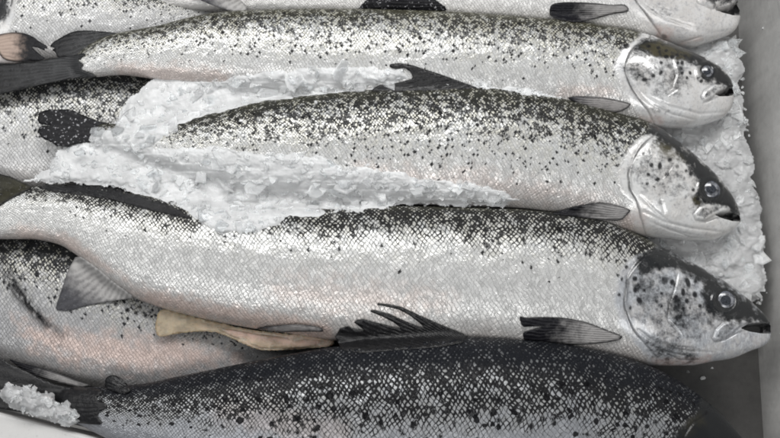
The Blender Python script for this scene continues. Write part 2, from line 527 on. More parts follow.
def sheet(name, outline, mat, parent, zf, focus, nray, base, thick=1.0, step=2.2, E=None, lift=.0008, jag=.0, bulge=0.0,
          smooth_outline=True):
    """a fin or flap: outlined membrane of real thickness lying at height zf(x, y) or draped over the surface E"""
    L = [np.array(p, float) for p in outline]
    if smooth_outline:
        Q = []
        for i in range(len(L)):
            a, b = L[i], L[(i + 1) % len(L)]
            Q += [a * .8 + b * .2, a * .2 + b * .8]
        L = Q
    R = []
    for i in range(len(L)):
        a, b = L[i], L[(i + 1) % len(L)]
        n = max(1, int(np.linalg.norm(b - a) / 1.6))
        for k in range(n):
            p = a + (b - a) * k / n
            if jag: p = p + RNG.normal(0, jag, 2)
            R.append(p)
    R = np.array(R)
    x0, y0 = R.min(0); x1, y1 = R.max(0)
    gx, gy = np.meshgrid(np.arange(x0, x1, step), np.arange(y0, y1, step))
    G = np.stack([gx.ravel(), gy.ravel()], -1) + RNG.normal(0, step * .15, (gx.size, 2))
    G = G[poly_sd(G, R) > step * .5]
    pts = np.vstack([R, G])
    n0 = len(R)
    res = geometry.delaunay_2d_cdt([Vector(p) for p in pts], [(i, (i + 1) % n0) for i in range(n0)], [], 1, 1e-4)
    v2 = np.array([tuple(v) for v in res[0]]); tris = res[2]
    fe = np.maximum(0, poly_sd(v2, R)); fe[np.abs(fe) < .05] = 0
    d, _ = seg_dist(v2, base); fr = d / max(d.max(), 1e-6)
    ang = np.arctan2(v2[:, 1] - focus[1], v2[:, 0] - focus[0])
    ang = np.unwrap(np.sort(ang))[np.argsort(np.argsort(ang))]
    fa = (ang - ang.min()) / max(np.ptp(ang), 1e-6) * nray
    z = np.array([zf(x, y) for x, y in v2]) if callable(zf) else np.full(len(v2), zf)
    if E is not None:
        E = box_blur(np.maximum(E, FLOOR), 3)
        z = np.maximum(z, sample(E, v2[:, 0], v2[:, 1]) + lift)
    z = z - .0022 * sst(.16, 0, fr) * (1 if name == 'dorsal_fin' else 0)
    z = z + bulge * sst(0, 8, fe) + .00007 * np.sin(fa * 6.283)
    top = unp(v2[:, 0], v2[:, 1], z)
    tk = thick * .001 * (.35 + .65 * sst(0, 4, fe))
    botm = top.copy(); botm[:, 2] -= tk
    n = len(v2)
    # orient upward
    F = []
    for f in tris:
        a, b, c = [top[i] for i in f[:3]]
        if np.cross(b - a, c - a)[2] < 0: f = f[::-1]
        F.append(tuple(f)); F.append(tuple(i + n for i in f[::-1]))
    cnt = {}
    for f in F[::2]:
        for i in range(len(f)):
            e = (f[i], f[(i + 1) % len(f)]); cnt[e] = 1
    for (a, b) in list(cnt):
        if (b, a) not in cnt: F.append((b, a, a + n, b + n))
    return make_obj(name, np.vstack([top, botm]), F, mat, parent, True,
                    dict(fa=np.tile(fa, 2), fr=np.tile(fr, 2), fe=np.tile(fe, 2)))


# ------------------------------------------------------------------ plain materials
def simple(name, col, rough=.4, metal=0.0, coat=0.0, nscale=None, namp=.15, bump=None):
    t = NT(name)
    obj = t.new("ShaderNodeTexCoord").outputs["Object"]
    c = col
    if nscale:
        n = t.noise(obj, nscale, 5, .6)
        c = t.mix(t.ss(.3, .7, n), tuple(x * (1 - namp) for x in col), tuple(min(1, x * (1 + namp)) for x in col))
    P(t, Base_Color=c, Roughness=rough, Metallic=metal, Coat_Weight=coat, Coat_Roughness=.06)
    if bump:
        t.set(t.bs.inputs["Normal"], t.bump(t.noise(obj, bump[0], 4, .6), bump[1], bump[2]))
    return t.m


M_EYE = simple("eye_skin", (.10, .108, .135), .22, .2, .8, 500, .7)
M_IRIS = simple("eye_iris", (.15, .155, .17), .3, .3, .8, 260, .95)
M_PUPIL = simple("eye_pupil", (.03, .033, .04), .12, 0, 1.0, 900, .8)

# ------------------------------------------------------------------ the fish
SK_B = skin("salmon_skin_speckled", b0=.02, b1=.34, p0=.04, p1=.80, pmax=.80, spots=.25, s0=.12, s1=.5, metal=.36, back=(.05, .048, .03), yel=.6, edge_flank=.14,
            flank=(.72, .72, .71), headlight=(.65, .65, .645), headmott=.5, gap=.26, grand=.28, gnoise=.8, dark=(.010, .010, .011), plate=(.15, .145, .095), netpow=1.7, rate=.42, rough=.27)
SK_C = skin("salmon_skin_dark_back", b0=.04, b1=.32, p0=.08, p1=.84, pmax=.84, spots=.25, s0=.16, s1=.55, metal=.36, back=(.035, .035, .024), yel=.5, edge_flank=.16,
            flank=(.72, .72, .71), headlight=(.65, .65, .64), headmott=.45, gap=.30, grand=.30, gnoise=.8, dark=(.008, .008, .009), plate=(.12, .118, .085), netpow=1.7, rate=.46, rough=.27)
SK_D = skin("salmon_skin_netted", b0=.0, b1=.14, p0=.08, p1=.56, pmax=.80, spots=.12, s0=.14, s1=.45, metal=.30, yel=.25,
            edge_flank=.2, back=(.05, .05, .036), headlight=(.37, .385, .405), belly=(.52, .485, .465), flank=(.62, .62, .61), headmott=.9, gap=.33, grand=.22, gnoise=.45, dark=(.008, .008, .009), plate=(.17, .165, .12), netpow=1.1, rate=.16, rough=.29)
SK_E = skin("salmon_skin_black_back", b0=.18, b1=.36, p0=.20, p1=.74, pmax=.55, spots=.95, s0=.26, s1=.62, metal=.4, yel=.0,
            back=(.008, .009, .012), flank=(.31, .32, .345), belly=(.28, .28, .30), edge_back=.97, edge_flank=.75, dark=(.005, .005, .006), spec=.3, coat=.15, headlight=(.03, .032, .034), gap=.36, grand=.28, gnoise=.5, plate=(.03, .033, .04), netpow=1.0, rate=.16, blot=.32, headmott=.0, headcoat=.0, headspec=-.1, srad=.17)
SK_A = skin("salmon_skin_pale", b0=-.5, b1=-.3, p0=-.5, p1=-.2, pmax=.1, spots=0.0, metal=.2, headlight=(.62, .61, .60), edge_flank=.15, edge_back=.15, flank=(.84, .835, .825), gap=.0, grand=.0, gnoise=.0, belly=(.84, .82, .80))
SK_F = skin("salmon_skin_under", b0=-.02, b1=.16, p0=.05, p1=.8, pmax=.9, spots=.2, s0=.1, s1=.4, metal=.2, back=(.04, .042, .04), flank=(.60, .60, .60), edge_flank=.16, gap=.32, grand=.28, gnoise=.8, netpow=1.4, rate=.4)
SK_G = skin("salmon_skin_bruised", b0=-.02, b1=.15, p0=.0, p1=.62, pmax=.85, spots=.3, s0=.1, s1=.5, metal=.2,
            flank=(.36, .36, .365), belly=(.32, .305, .30), back=(.03, .03, .03), edge_flank=.2, gap=.40, grand=.28, gnoise=.9, netpow=1.3, rate=.4)

# lower layer first
fG = fish("G", "salmon with a dark scrape on its side, under the salmon with the cream belly flap",
          SK_G,
          [(-160, 262), (-80, 245), (-20, 238), (30, 236), (70, 241), (120, 262), (200, 296), (290, 330), (330, 345)],
          [(-160, 330), (-80, 352), (-20, 362), (40, 374), (90, 386), (150, 396), (220, 395), (290, 375), (330, 350)],
          [(-160, .008), (60, .012), (330, .004)], thick=.50, scale=4.0, nv=100,
          blush=[([(20, 322), (80, 335), (180, 340), (240, 360), (150, 372), (80, 362), (30, 345)], .68, 14)],
          strokes=[([(2, 262), (14, 284), (26, 302), (44, 322), (62, 336)], 5.0, -.05, .95), ([(0, 268), (6, 280), (16, 296), (24, 310)], 3.0, -.05, .7)],
          spots=[(116, 304, 2.5, 2), (127, 310, 2, 2.6), (140, 307, 2, 1.6), (136, 313, 2, 2), (145, 316, 1.6, 2), (122, 318, 1.6, 1.6)])
fF = fish("F", "speckled salmon half under crushed ice at the left edge, below a black tail fin",
          SK_F,
          [(-170, 100), (-100, 84), (-20, 74), (60, 71), (110, 72), (150, 78), (200, 98), (260, 122), (300, 138)],
          [(-170, 165), (-100, 182), (-20, 192), (60, 190), (110, 184), (150, 178), (200, 170), (260, 162), (300, 150)],
          [(-170, .014), (100, .014), (300, .0)], thick=.48, scale=3.7, nv=100)
fH = fish("H", "speckled salmon in the top left corner, dark gill cover cut by the frame",
          SK_F,
          [(-110, 10), (-60, -20), (-10, -34), (60, -36), (140, -22), (220, -4), (290, 8)],
          [(-110, 40), (-60, 58), (-10, 68), (60, 64), (120, 54), (180, 42), (240, 28), (290, 16)],
          [(-110, .02), (100, .02), (290, .012)], thick=.48, scale=3.3, nv=90,
          dark=[([(-90, -40), (14, -40), (11, 0), (7, 14), (-2, 26), (-90, 60)], 1.0, 2)],
          bare=[([(-90, -40), (20, -40), (17, 0), (14, 18), (8, 34), (-90, 60)], 3)],
          strokes=[([(13, -20), (11, 2), (7, 15), (-2, 27)], 1.6, -1.2, .8)])
fA = fish("A", "pale bellied salmon along the top edge, open mouth in the top right corner",
          SK_A,
          [(150, -20), (220, -42), (300, -66), (400, -88), (500, -96), (600, -92), (660, -72), (700, -44), (722, -22), (735, -2), (740, 10)],
          [(150, 4), (220, 12), (300, 18), (400, 21), (500, 25), (550, 29), (600, 34), (640, 39), (663, 43), (678, 45),
           (692, 47), (703, 44), (721, 38), (733, 32), (738.5, 24), (740, 16)],
          [(150, .03), (400, .036), (600, .04), (740, .046)], thick=.5, scale=3.4, nv=110,
          oper=[(625, -40), (631, -16), (636, 0), (645, 12.6), (656, 27), (667, 43)],
          dark=[([(640, -80), (735, -60), (745, 2), (728, 2), (712, 4), (700, -4), (680, -14), (650, -20)], .85, 5),
                ([(644, 2), (664, 10), (676, 14), (672, 20), (655, 16)], .42, 4)],
          blush=[([(655, 26), (672, 30), (672, 42), (660, 44)], .9, 4), ([(676, 43), (701, 36), (703, 40), (680, 46)], .8, 2)],
          strokes=[([(678, 43), (690, 40), (702, 36.5)], .8, -1.0, .35), ([(640, 2), (652, 10), (668, 20), (690, 27)], 1.2, -.8, .25),
                   ([(652, 4), (662, 9), (676, 11)], 1.0, -.7, .3), ([(690, 27), (712, 33), (730, 30)], 2.2, -.5, .04)],
          spots=[(664, 36.5, 3, 1.8, 30, .6)],
          raises=[([(698, 2), (712, 8), (730, 1), (734, -4), (715, -8), (700, -6)], 1.5, 2)],
          mouth=[(716, 9), (726, 6.5), (741, 1), (741, 15), (733, 14.5), (722, 11.5)])
fB = fish("B", "whole speckled salmon with brown nape and dark tail, just below the pale bellied salmon",
          SK_B,
          [(70, 58), (80, 52.5), (90, 45.5), (105, 38), (120, 33.5), (140, 30), (160, 26.5), (185, 20), (215, 14.5), (245, 12), (275, 11),
           (330, 10.5), (400, 12), (450, 13.5), (500, 17), (550, 21), (600, 27), (643, 35.5), (665, 43.5), (695, 55.5), (711, 63),
           (725, 74), (731.5, 84), (734, 93)],
          [(70, 72), (80, 75), (95, 76.5), (110, 75), (120, 74.5), (140, 76.5), (155, 79), (200, 84), (300, 96), (400, 103), (500, 107),
           (560, 110), (600, 117), (630, 124), (655, 128), (690, 127.5), (711, 122.5), (723, 117.5), (731, 108), (734, 97)],
          [(70, .058), (150, .056), (400, .052), (740, .054)], thick=.58, scale=3.5, nv=130,
          oper=[(650, 38), (643, 41.5), (636, 46), (630, 53), (625, 68), (629, 82.5), (638, 98), (648.5, 111), (655, 124)],
          dark=[([(628, 54), (660, 46), (690, 60), (697, 90), (674, 100), (646, 94), (630, 80)], .40, 6), ([(630, 58), (634, 47), (645, 38), (668, 40), (700, 52), (725, 70), (738, 86), (736, 92), (722, 84), (708, 84), (700, 80), (696, 64), (672, 58), (650, 57)], 1.0, 4),
                ([(626, 62), (640, 62), (648, 74), (640, 84), (630, 80)], .58, 5), ([(670, 64), (684, 64), (686, 86), (674, 94), (664, 84)], .6, 5),
                ([(650, 108), (668, 106), (670, 112), (655, 114)], .42, 3)],
          olive=[([(640, 46), (660, 42), (690, 54), (684, 60), (650, 56)], .8, 4)],
          blush=[([(640, 116), (665, 118), (665, 128), (640, 126)], .7, 4), ([(560, 84), (610, 86), (618, 94), (560, 96)], .4, 6),
                 ([(110, 66), (160, 64), (230, 70), (230, 84), (120, 78)], .5, 7)],
          spots=[(660.5, 73, 2, 2.9, 25), (653, 76, 2.2, 2.3), (644, 80, 3, 2.5), (647, 70, 1.8, 2, 0, .6), (666, 57, 2.7, 2), (672, 57, 2.2, 2.2),
                 (648.8, 46.6, 1.6, 1.4), (658, 48, 2, 1.6), (640, 55, 2.4, 2), (682, 63, 2, 2.6), (685, 56, 1.8, 1.6), (692, 59.4, 1.8, 1.6),
                 (690, 73, 1.5, 2.2, -20), (686.7, 78, 1.4, 1.8), (701, 81.4, 1.8, 1.8), (677.6, 63, 1.4, 2), (655, 67.5, 1.5, 1.5, 0, .7),
                 (661, 63, 1.8, 1.5), (682, 73, 1.6, 1.8), (666, 51, 1.9, 1.5), (644, 51, 1.8, 1.4), (652, 61, 4, 2, 0, .55), (626.5, 46, 2.8, 2.6),
                 (677, 55, 1.6, 1.6), (670, 67, 3, 2, 30, .6), (637, 66, 1.5, 2, 0, .6), (719, 79, 1.4, 1, 0, .8), (713, 64.5, 1.3, 1, 20, .7)],
          strokes=[([(646, 40), (636, 46), (629, 54), (626, 64), (627, 76), (632, 88)], 1.9, 0, .64), ([(672, 60), (676, 74), (672, 88), (660, 96)], 1.2, -1.1, .22), ([(656, 90), (668, 95), (678, 88), (682, 92)], 1.3, -.9, .25),
                   ([(648, 96), (668, 106), (700, 114), (724, 112)], 1.6, -.9, .05), ([(655, 106), (670, 114), (695, 120)], 1.2, -.8, .08),
                   ([(632, 84), (644, 98), (656, 108)], 1.4, -.6, .03)],
          jaw=([(722, 95), (713, 98.5), (703, 103.5)], [(703, 99), (706, 91), (714, 86), (724, 86), (716, 92), (708, 99)]),
          raises=[([(702, 97), (705, 91), (713, 85), (726, 83.5), (728, 86.5), (718, 91), (712, 97), (705, 101)], 1.0, 1.4)],
          mouth=[(716, 94), (721, 91), (728, 87.5), (736, 86), (736, 94), (728, 95.5), (721, 95.5)], eye=(706.3, 72, 7.4))
fC = fish("C", "dark backed salmon with its rear half buried in crushed ice and cloudy eye",
          SK_C,
          [(95, 124), (120, 124), (150, 123), (170, 121), (200, 117), (230, 109), (260, 102.5), (300, 97.5), (340, 93), (365, 90.5), (400, 88.5),
           (440, 87), (470, 86), (500, 88), (520, 91), (540, 95), (560, 99.5), (580, 104.5), (600, 110), (620, 115.5), (640, 121), (655, 128),
           (670, 138), (690, 153.5), (705, 166), (720, 181), (730, 194), (738, 209), (740.5, 219)],
          [(95, 142), (120, 148), (150, 160), (200, 176), (250, 189), (350, 200), (450, 206), (520, 209), (545, 212), (570, 216), (600, 224), (630, 233),
           (646, 236.5), (673, 239), (691, 240.5), (711, 240), (725, 235), (734.5, 229), (739, 224), (740.5, 221)],
          [(95, .06), (200, .058), (400, .052), (740, .054)], thick=.58, scale=3.7, nv=140,
          oper=[(656, 134), (648, 140), (637, 153), (629, 175), (630, 188), (637, 202), (643, 223), (647, 236)],
          dark=[([(632, 156), (652, 140), (690, 168), (704, 204), (668, 204), (636, 188)], .36, 8), ([(640, 118), (662, 126), (690, 148), (715, 168), (735, 195), (746, 216), (738, 219), (728, 210), (716, 206), (702, 205), (694, 196), (698, 182), (690, 170), (670, 150), (652, 140), (640, 134)], .92, 5),
                ([(632, 158), (642, 148), (654, 152), (648, 172), (634, 186)], .5, 7), ([(676, 160), (700, 176), (700, 206), (690, 206), (690, 186)], .5, 8), ([(690, 196), (703, 196), (706, 205), (694, 207)], .8, 3)],
          olive=[([(654, 141), (672, 148), (684, 162), (672, 160), (658, 152)], .75, 5), ([(690, 196), (700, 198), (700, 206), (692, 205)], .6, 3)],
          blush=[([(618, 212), (645, 212), (648, 234), (620, 230)], .5, 6), ([(360, 166), (480, 172), (600, 196), (610, 204), (520, 196), (360, 178)], .38, 14)],
          spots=[(659.6, 166, 2.3, 4, 5), (651, 165.6, 2.2, 2.4), (669.5, 160, 2.4, 2.2), (648, 174.7, 2, 2), (657.4, 179.5, 2.5, 2, -25), (667, 174.7, 2.5, 2, -35),
                 (647, 184, 1.9, 1.6), (654, 187, 1, 1), (677, 166.5, 1.9, 2, 0, .7), (643, 154, 1.3, 1.7), (649, 152, 1.4, 2.4, 0, .6), (690.6, 174, 2, 2.5, -30),
                 (701, 175, 2.2, 1.8), (684, 178.6, 1.3, 1.6, 0, .6), (693, 190, 1.7, 1.8), (719.5, 186, 2.2, 2), (697.5, 199, 2.2, 1.6), (661, 202.5, 3, 2.4, 0, .45),
                 (705, 202, 1.4, 1.4), (686, 171, 1.3, 1.6), (726, 203, 1.5, 1, 20, .7)],
          strokes=[([(652, 137), (640, 149), (632, 164), (630, 178), (632, 192)], 1.4, 0, .6), ([(674, 163), (668, 172), (658, 182)], .8, -.8, .35), ([(664, 184), (660, 198), (664, 212)], 1.4, -1.0, .07),
                   ([(644, 212), (664, 222), (690, 228), (722, 232)], 1.5, -1.0, .08), ([(650, 222), (672, 231), (700, 236)], 1.2, -.8, .08),
                   ([(640, 196), (656, 212), (672, 224)], 1.3, -.7, .05), ([(618, 186), (622, 196), (632, 204)], 1.3, -1.0, .3),
                   ([(672, 230), (690, 237), (712, 238.5)], .9, -.9, .3)],
          jaw=([(725, 217), (716, 218), (706, 222), (696, 222)], [(695, 216), (702, 208), (714, 205), (728, 207), (716, 212), (704, 219)]),
          raises=[([(694, 214), (700, 207), (712, 203), (728, 205.5), (732, 210), (722, 211.5), (714, 215), (705, 220), (696, 219.5)], 1.0, 1.6)],
          mouth=[(716, 214.5), (722, 212.5), (731, 212), (742, 216), (742, 221), (733, 220.5), (724, 218)], eye=(710, 189.8, 9.6))
fD = fish("D", "long netted silver salmon with a black snout and a cream belly flap",
          SK_D,
          [(-30, 200), (-10, 196), (10, 191), (30, 186), (60, 186), (100, 189), (150, 196), (200, 202), (260, 206), (320, 208), (400, 206.5), (440, 207.5),
           (500, 209), (540, 212), (580, 217), (600, 221), (620, 228), (640, 237), (653, 244), (678.5, 256), (696.6, 266), (718, 278), (740, 293),
           (755, 306), (765, 316), (771, 326)],
          [(-30, 236), (-10, 239), (10, 239), (30, 239), (45, 241), (60, 245), (75, 254), (90, 266.5), (105, 279), (120, 289.5), (135, 298), (150, 304), (165, 309), (200, 318),
           (250, 328), (300, 335), (330, 340), (400, 346), (460, 346), (520, 350), (600, 358), (650, 366), (690, 365.5), (713, 361.5), (729.6, 359),
           (751.5, 350.5), (763, 346), (769, 340), (771, 331)],
          [(-30, .052), (60, .050), (150, .048), (400, .050), (771, .056)], thick=.54, scale=4.6, nv=150,
          oper=[(664, 250), (653, 253), (644, 257), (637, 263), (627, 280), (625, 302), (632, 327), (645, 343), (657, 357)],
          dark=[([(628, 280), (650, 258), (700, 285), (716, 325), (700, 345), (660, 345), (632, 318)], .42, 8), ([(640, 236), (665, 244), (700, 262), (735, 286), (772, 316), (776, 330), (752, 322), (728, 322), (712, 318), (702, 304), (700, 286), (680, 272), (656, 272), (640, 280), (630, 284), (636, 262)], .86, 6),
                ([(666, 292), (684, 290), (688, 316), (684, 330), (672, 330), (664, 312)], .66, 5), ([(704, 300), (716, 312), (716, 330), (704, 324)], .6, 5),
                ([(640, 334), (700, 350), (700, 364), (655, 362)], .58, 6), ([(626, 276), (660, 272), (664, 306), (634, 316)], .55, 7)],
          blush=[([(276, 284), (360, 286), (440, 300), (420, 318), (330, 312), (280, 300)], .38, 22), ([(130, 285), (220, 306), (330, 322), (330, 342), (150, 306)], .65, 8),
                 ([(20, 224), (70, 236), (130, 282), (90, 262), (50, 240), (10, 236)], .5, 6), ([(652, 358), (712, 356), (712, 366), (652, 368)], .85, 3)],
          spots=[(687.6, 282.4, 2.5, 5.4, -18), (694.8, 294.7, 2.3, 3.2, -12), (664.5, 280.6, 3, 4.2, 0, .8), (672, 282, 2.2, 2.6), (634.4, 278.8, 2.4, 2.4), (635, 289.6, 2.2, 3.6),
                 (639, 300.4, 2.4, 3.6, -40), (644, 290.5, 1.8, 2), (661.4, 293.6, 1.9, 1.9), (661.4, 305.8, 1.3, 1.6), (630, 308, 1.4, 1.9), (676, 297, 2, 2), (683, 292, 2, 4.4),
                 (686.7, 301, 2, 2.6), (700, 306, 2.2, 2.4), (708, 306.7, 2.2, 2.8, -40), (657, 265, 2, 2, 0, .7), (619, 295, 1.8, 1.8), (622, 279, 1.4, 2), (626.5, 267, 1.9, 1.9), (690, 308, 1, 1.4),
                 (618, 275, 1.6, 1.4), (753, 352, .9, .9, 0, .3)],
          strokes=[([(650, 254), (638, 262), (628, 280), (626, 302), (632, 322)], 1.8, 0, .64), ([(678, 272), (674, 290), (669, 304), (667, 320), (680, 334)], 1.0, -1.3, .5), ([(650, 296), (660, 304)], .9, -.8, .35),
                   ([(638, 330), (655, 342), (680, 350), (712, 352)], 1.3, -1.0, .2), ([(646, 344), (664, 351), (690, 357)], 1.0, -.9, .25),
                   ([(652, 338), (672, 346), (696, 348)], .9, -.8, .22), ([(658, 350), (680, 360), (706, 360)], .9, -.9, .2), ([(664, 332), (676, 338), (684, 346)], .9, -.7, .22)],
          jaw=([(747, 329.5), (737, 333), (725, 340), (714, 343.5)], [(715, 338), (719, 329), (727, 323), (742, 321), (734, 328), (722, 338)]),
          raises=[([(713, 338), (716, 330), (723, 323.5), (732, 320), (742, 319.5), (748, 322), (740, 326), (732, 333), (722, 339), (715, 341)], 1.3, 1.8)],
          mouth=[(742, 328), (748, 324.5), (758, 323), (774, 324), (774, 333), (762, 333), (750, 331)], eye=(724.7, 300.7, 9.8))
fE = fish("E", "dark blue black salmon with a ragged black fin, nearest and lowest in the photo",
          SK_E,
          [(55, 392), (70, 389), (90, 387), (110, 386), (140, 384), (180, 376), (220, 368), (260, 360), (300, 352.5), (335, 347), (400, 341), (440, 338),
           (480, 337.5), (520, 340), (560, 344), (600, 351), (640, 363), (660, 371), (680, 382.5), (700, 396.5), (715, 409), (730, 424), (745, 442), (755, 460), (762, 480)],
          [(55, 414), (70, 420), (90, 430), (110, 440), (140, 452), (180, 466), (220, 478), (260, 488), (300, 496), (335, 502), (400, 508), (440, 510),
           (480, 512), (520, 513), (560, 513), (600, 512), (640, 510), (680, 507), (700, 504), (730, 498), (745, 494), (755, 489), (762, 484)],
          [(55, .052), (150, .058), (300, .066), (762, .066)], thick=.60, scale=5.0, nv=150, roll=.0, head_dens=1.0,
          oper=[(706, 414), (698, 420), (690, 428), (684, 440), (682, 470), (690, 505)],
          dark=[([(690, 380), (770, 380), (770, 500), (700, 440), (690, 424)], 1.0, 8), ([(670, 420), (770, 400), (770, 510), (670, 510)], 1.0, 8)],
          olive=[([(672, 424), (700, 412), (704, 424), (684, 440)], .2, 5)],
          blush=[([(215, 398), (300, 410), (350, 424), (350, 444), (280, 436), (215, 420)], .22, 10)])
# tail end of one more fish that lies beyond the left edge
fI = fish("I", "small pinkish tail with black fin tips poking in at the left edge",
          SK_A,
          [(-150, 10), (-90, 8), (-40, 24), (-10, 33), (4, 36), (14, 41), (24, 48)],
          [(-150, 84), (-90, 88), (-40, 72), (-10, 64), (4, 63.5), (14, 63.5), (24, 61)],
          [(-150, .03), (-20, .047), (24, .052)], thick=.45, scale=3.6, nv=60, flip=-1,
          bare=[([(-60, 20), (30, 20), (30, 70), (-60, 70)], 6)],
          blush=[([(-20, 40), (10, 44), (26, 56), (20, 64), (-20, 60)], .95, 5)])

# ------------------------------------------------------------------ fins
BLK, GRY = (.012, .012, .014), (.09, .09, .095)
FM_DARK = fin_mat("fin_dark", (.045, .046, .048), (.016, .016, .017), (.010, .010, .010), v0=.0, v1=1.0, rays=.6, mott=.05, edge_w=1.5, edge_k=.5, coat=.2)
FM_BLACK = fin_mat("fin_black", (.010, .010, .011), (.007, .007, .008), (.004, .004, .004), rays=.3, mott=.03, edge_w=1.5, edge_k=.4, coat=.4)
FM_PECT = fin_mat("fin_pectoral", (.34, .33, .325), (.008, .008, .011), BLK, v0=.22, v1=.72, edge_w=2.6, edge_k=.92, rays=.3, mott=.0)
FM_PECTP = fin_mat("fin_pectoral_pale", (.33, .315, .31), (.06, .06, .07), BLK, v0=.45, v1=1.0, edge_w=2.4, edge_k=.92, rays=.12, mott=.0)
FM_ANAL = fin_mat("fin_anal", (.42, .41, .40), (.055, .055, .062), GRY, v0=.10, v1=.7, edge_w=2.0, edge_k=.4, rays=.35, mott=.1)
FM_TAILP = fin_mat("fin_pinkish", (.40, .31, .26), (.012, .012, .014), BLK, v0=.25, v1=.62, edge_w=3.0, edge_k=.85, rays=.2, mott=.0)
FM_SPECK = fin_mat("fin_speckled", (.012, .012, .014), (.010, .010, .012), (.006, .006, .007), rays=.3, mott=.8)
EN = lambda *k: np.maximum.reduce([FISH[q]["E"] for q in k])

# B
o = fB
sheet("caudal_fin", [(84, 53), (72, 55.5), (58, 57.5), (40, 61), (20, 63.5), (0, 65), (-20, 67), (-20, 101), (0, 94.5), (20, 89.5), (50, 82.5),
                     (75, 78), (98, 77.5), (92, 73), (80, 69), (84, 64), (77, 60), (86, 55)], FM_DARK, o, lambda x, y: .0605, (130, 60), 17,
      [(84, 53), (76, 62), (90, 76)], 1.4, E=EN("F", "H", "I", "B"), lift=.0016)
sheet("adipose_fin", [(49.5, 46.5), (53, 42), (60, 38), (70, 32.5), (78, 30.5), (88, 30.5), (100, 31), (121, 33.5), (106, 39), (93, 46), (84, 53.5),
                      (70, 57), (58, 58), (55, 52), (52, 50), (55, 48)], FM_DARK, o, lambda x, y: .060, (150, 25), 7,
      [(121, 34), (84, 54)], 1.6, E=EN("F", "H"), lift=.003, bulge=.001, jag=.1)
sheet("pectoral_fin", [(566, 98), (576, 96), (599.5, 97), (615, 99.5), (627, 102.5), (631, 104), (629, 107), (621, 112), (603, 113), (585, 107)],
      FM_PECTP, o, 0, (700, 112), 8, [(630, 104), (620, 113)], 1.2, E=EN("B"), lift=.0015)
# C
o = fC
sheet("caudal_fin", [(38, 113), (46, 110), (58, 109), (70, 109.5), (80, 113.5), (96, 120.5), (112, 124), (112, 148), (96, 142), (80, 143), (66, 147), (57, 145.5),
                     (48, 141), (42, 138), (37, 131), (40, 126), (52, 125.5), (39, 124), (38, 119)], FM_SPECK, o, lambda x, y: .061, (150, 135), 9,
      [(112, 124), (112, 148)], 1.6, E=EN("F"), lift=.003, jag=.25)
sheet("dorsal_fin", [(370, 92), (374, 88), (380, 84.5), (384, 85.5), (399, 82.5), (406, 80.5), (413, 78.5), (411, 72), (404, 67.5), (396, 69), (389.5, 67), (390, 64), (398, 63),
                     (412, 65), (424, 69), (440, 74), (455, 79.5), (470, 85), (480, 88), (460, 91), (430, 92.5), (400, 93)], FM_BLACK, o,
      lambda x, y: .070, (520, 60), 9, [(370, 92), (430, 92), (480, 88)], 1.5, E=EN("B", "C"), lift=.0012)
sheet("pectoral_fin", [(550, 214), (562, 210), (574, 206.5), (597.6, 202), (610, 203.5), (622, 206.5), (631, 210), (629, 213), (621, 221), (601, 220), (579.5, 217), (565, 215.5)],
      FM_PECT, o, 0, (690, 220), 8, [(631, 209), (622, 222)], 1.2, E=EN("C", "D"), lift=.0015)
# D
o = fD
sheet("caudal_fin", [(-30, 160), (0, 174), (12, 177), (22, 182), (34, 187), (20, 194), (8, 200), (-6, 210), (-10, 232), (-30, 262)],
      fin_mat("fin_olive", (.038, .036, .024), (.02, .02, .016), BLK, rays=.35, mott=.15), o, lambda x, y: .056, (90, 215), 9,
      [(24, 188), (-6, 236)], 1.6, E=EN("D"), lift=.0012)
sheet("adipose_fin", [(36, 187), (45, 183), (60, 185), (80, 185), (98, 184.5), (112, 187), (126, 190), (132, 194), (140, 195), (146, 199), (158, 202), (170, 205), (180, 210),
                      (194, 220), (180, 217), (160, 212.5), (140, 208), (110, 199), (80, 195), (55, 192)], FM_BLACK, o, lambda x, y: .056, (260, 240), 14,
      [(55, 193), (110, 200), (194, 220)], 1.2, E=EN("D"), lift=.0008, jag=.35)
sheet("anal_fin", [(77, 254), (95, 266), (115, 283), (136, 298), (122, 299.5), (105, 302), (85, 306), (68, 311), (55, 310), (58, 300), (62, 288), (68, 270)],
      FM_ANAL, o, lambda x, y: .047, (150, 240), 13, [(77, 253), (100, 270), (136, 297)], 1.3, E=EN("G", "D"), lift=.0012)
sheet("pectoral_fin", [(519, 316), (526, 318), (539, 317), (563, 317.5), (586.6, 322), (608, 330.5), (622.7, 336), (621, 339.5), (610, 342), (590, 344.5), (563, 345), (540, 344), (524, 341),
                       (522.5, 332), (534, 329), (544, 326.5), (532, 326.5), (522, 327)],
      FM_PECT, o, 0, (690, 340), 10, [(623, 334), (618, 342)], 1.3, E=EN("D"), lift=.0016)
M_FLAP = fin_mat("belly_flesh", (.46, .34, .26), (.36, .295, .20), (.36, .27, .18), v0=.2, v1=.85, edge_w=2.0, edge_k=.1, rays=.12, mott=.0, coat=.7, rough=.3, sss=.6)
sheet("belly_flap", [(158, 311), (166, 309), (178, 312), (191, 316), (217, 322), (245, 329), (280, 333), (334, 338), (334, 346), (300, 349), (263, 351), (248, 346), (227, 336), (212, 331),
                     (191, 332), (173, 334), (162, 337), (156, 334), (155, 326)], M_FLAP, o, lambda x, y: .047 + .0012 * math.sin(x / 9.0) * math.sin(y / 5.0 + x / 30.0), (300, 200), 6,
      [(334, 330), (334, 346)], .9, E=EN("G"), lift=.0012, bulge=.0, jag=.3)
M_FLAPP = fin_mat("belly_lining", (.52, .36, .30), (.46, .36, .26), (.44, .32, .24), edge_w=3, edge_k=.3, rays=.08, mott=.0, coat=.6, rough=.3, sss=.6)
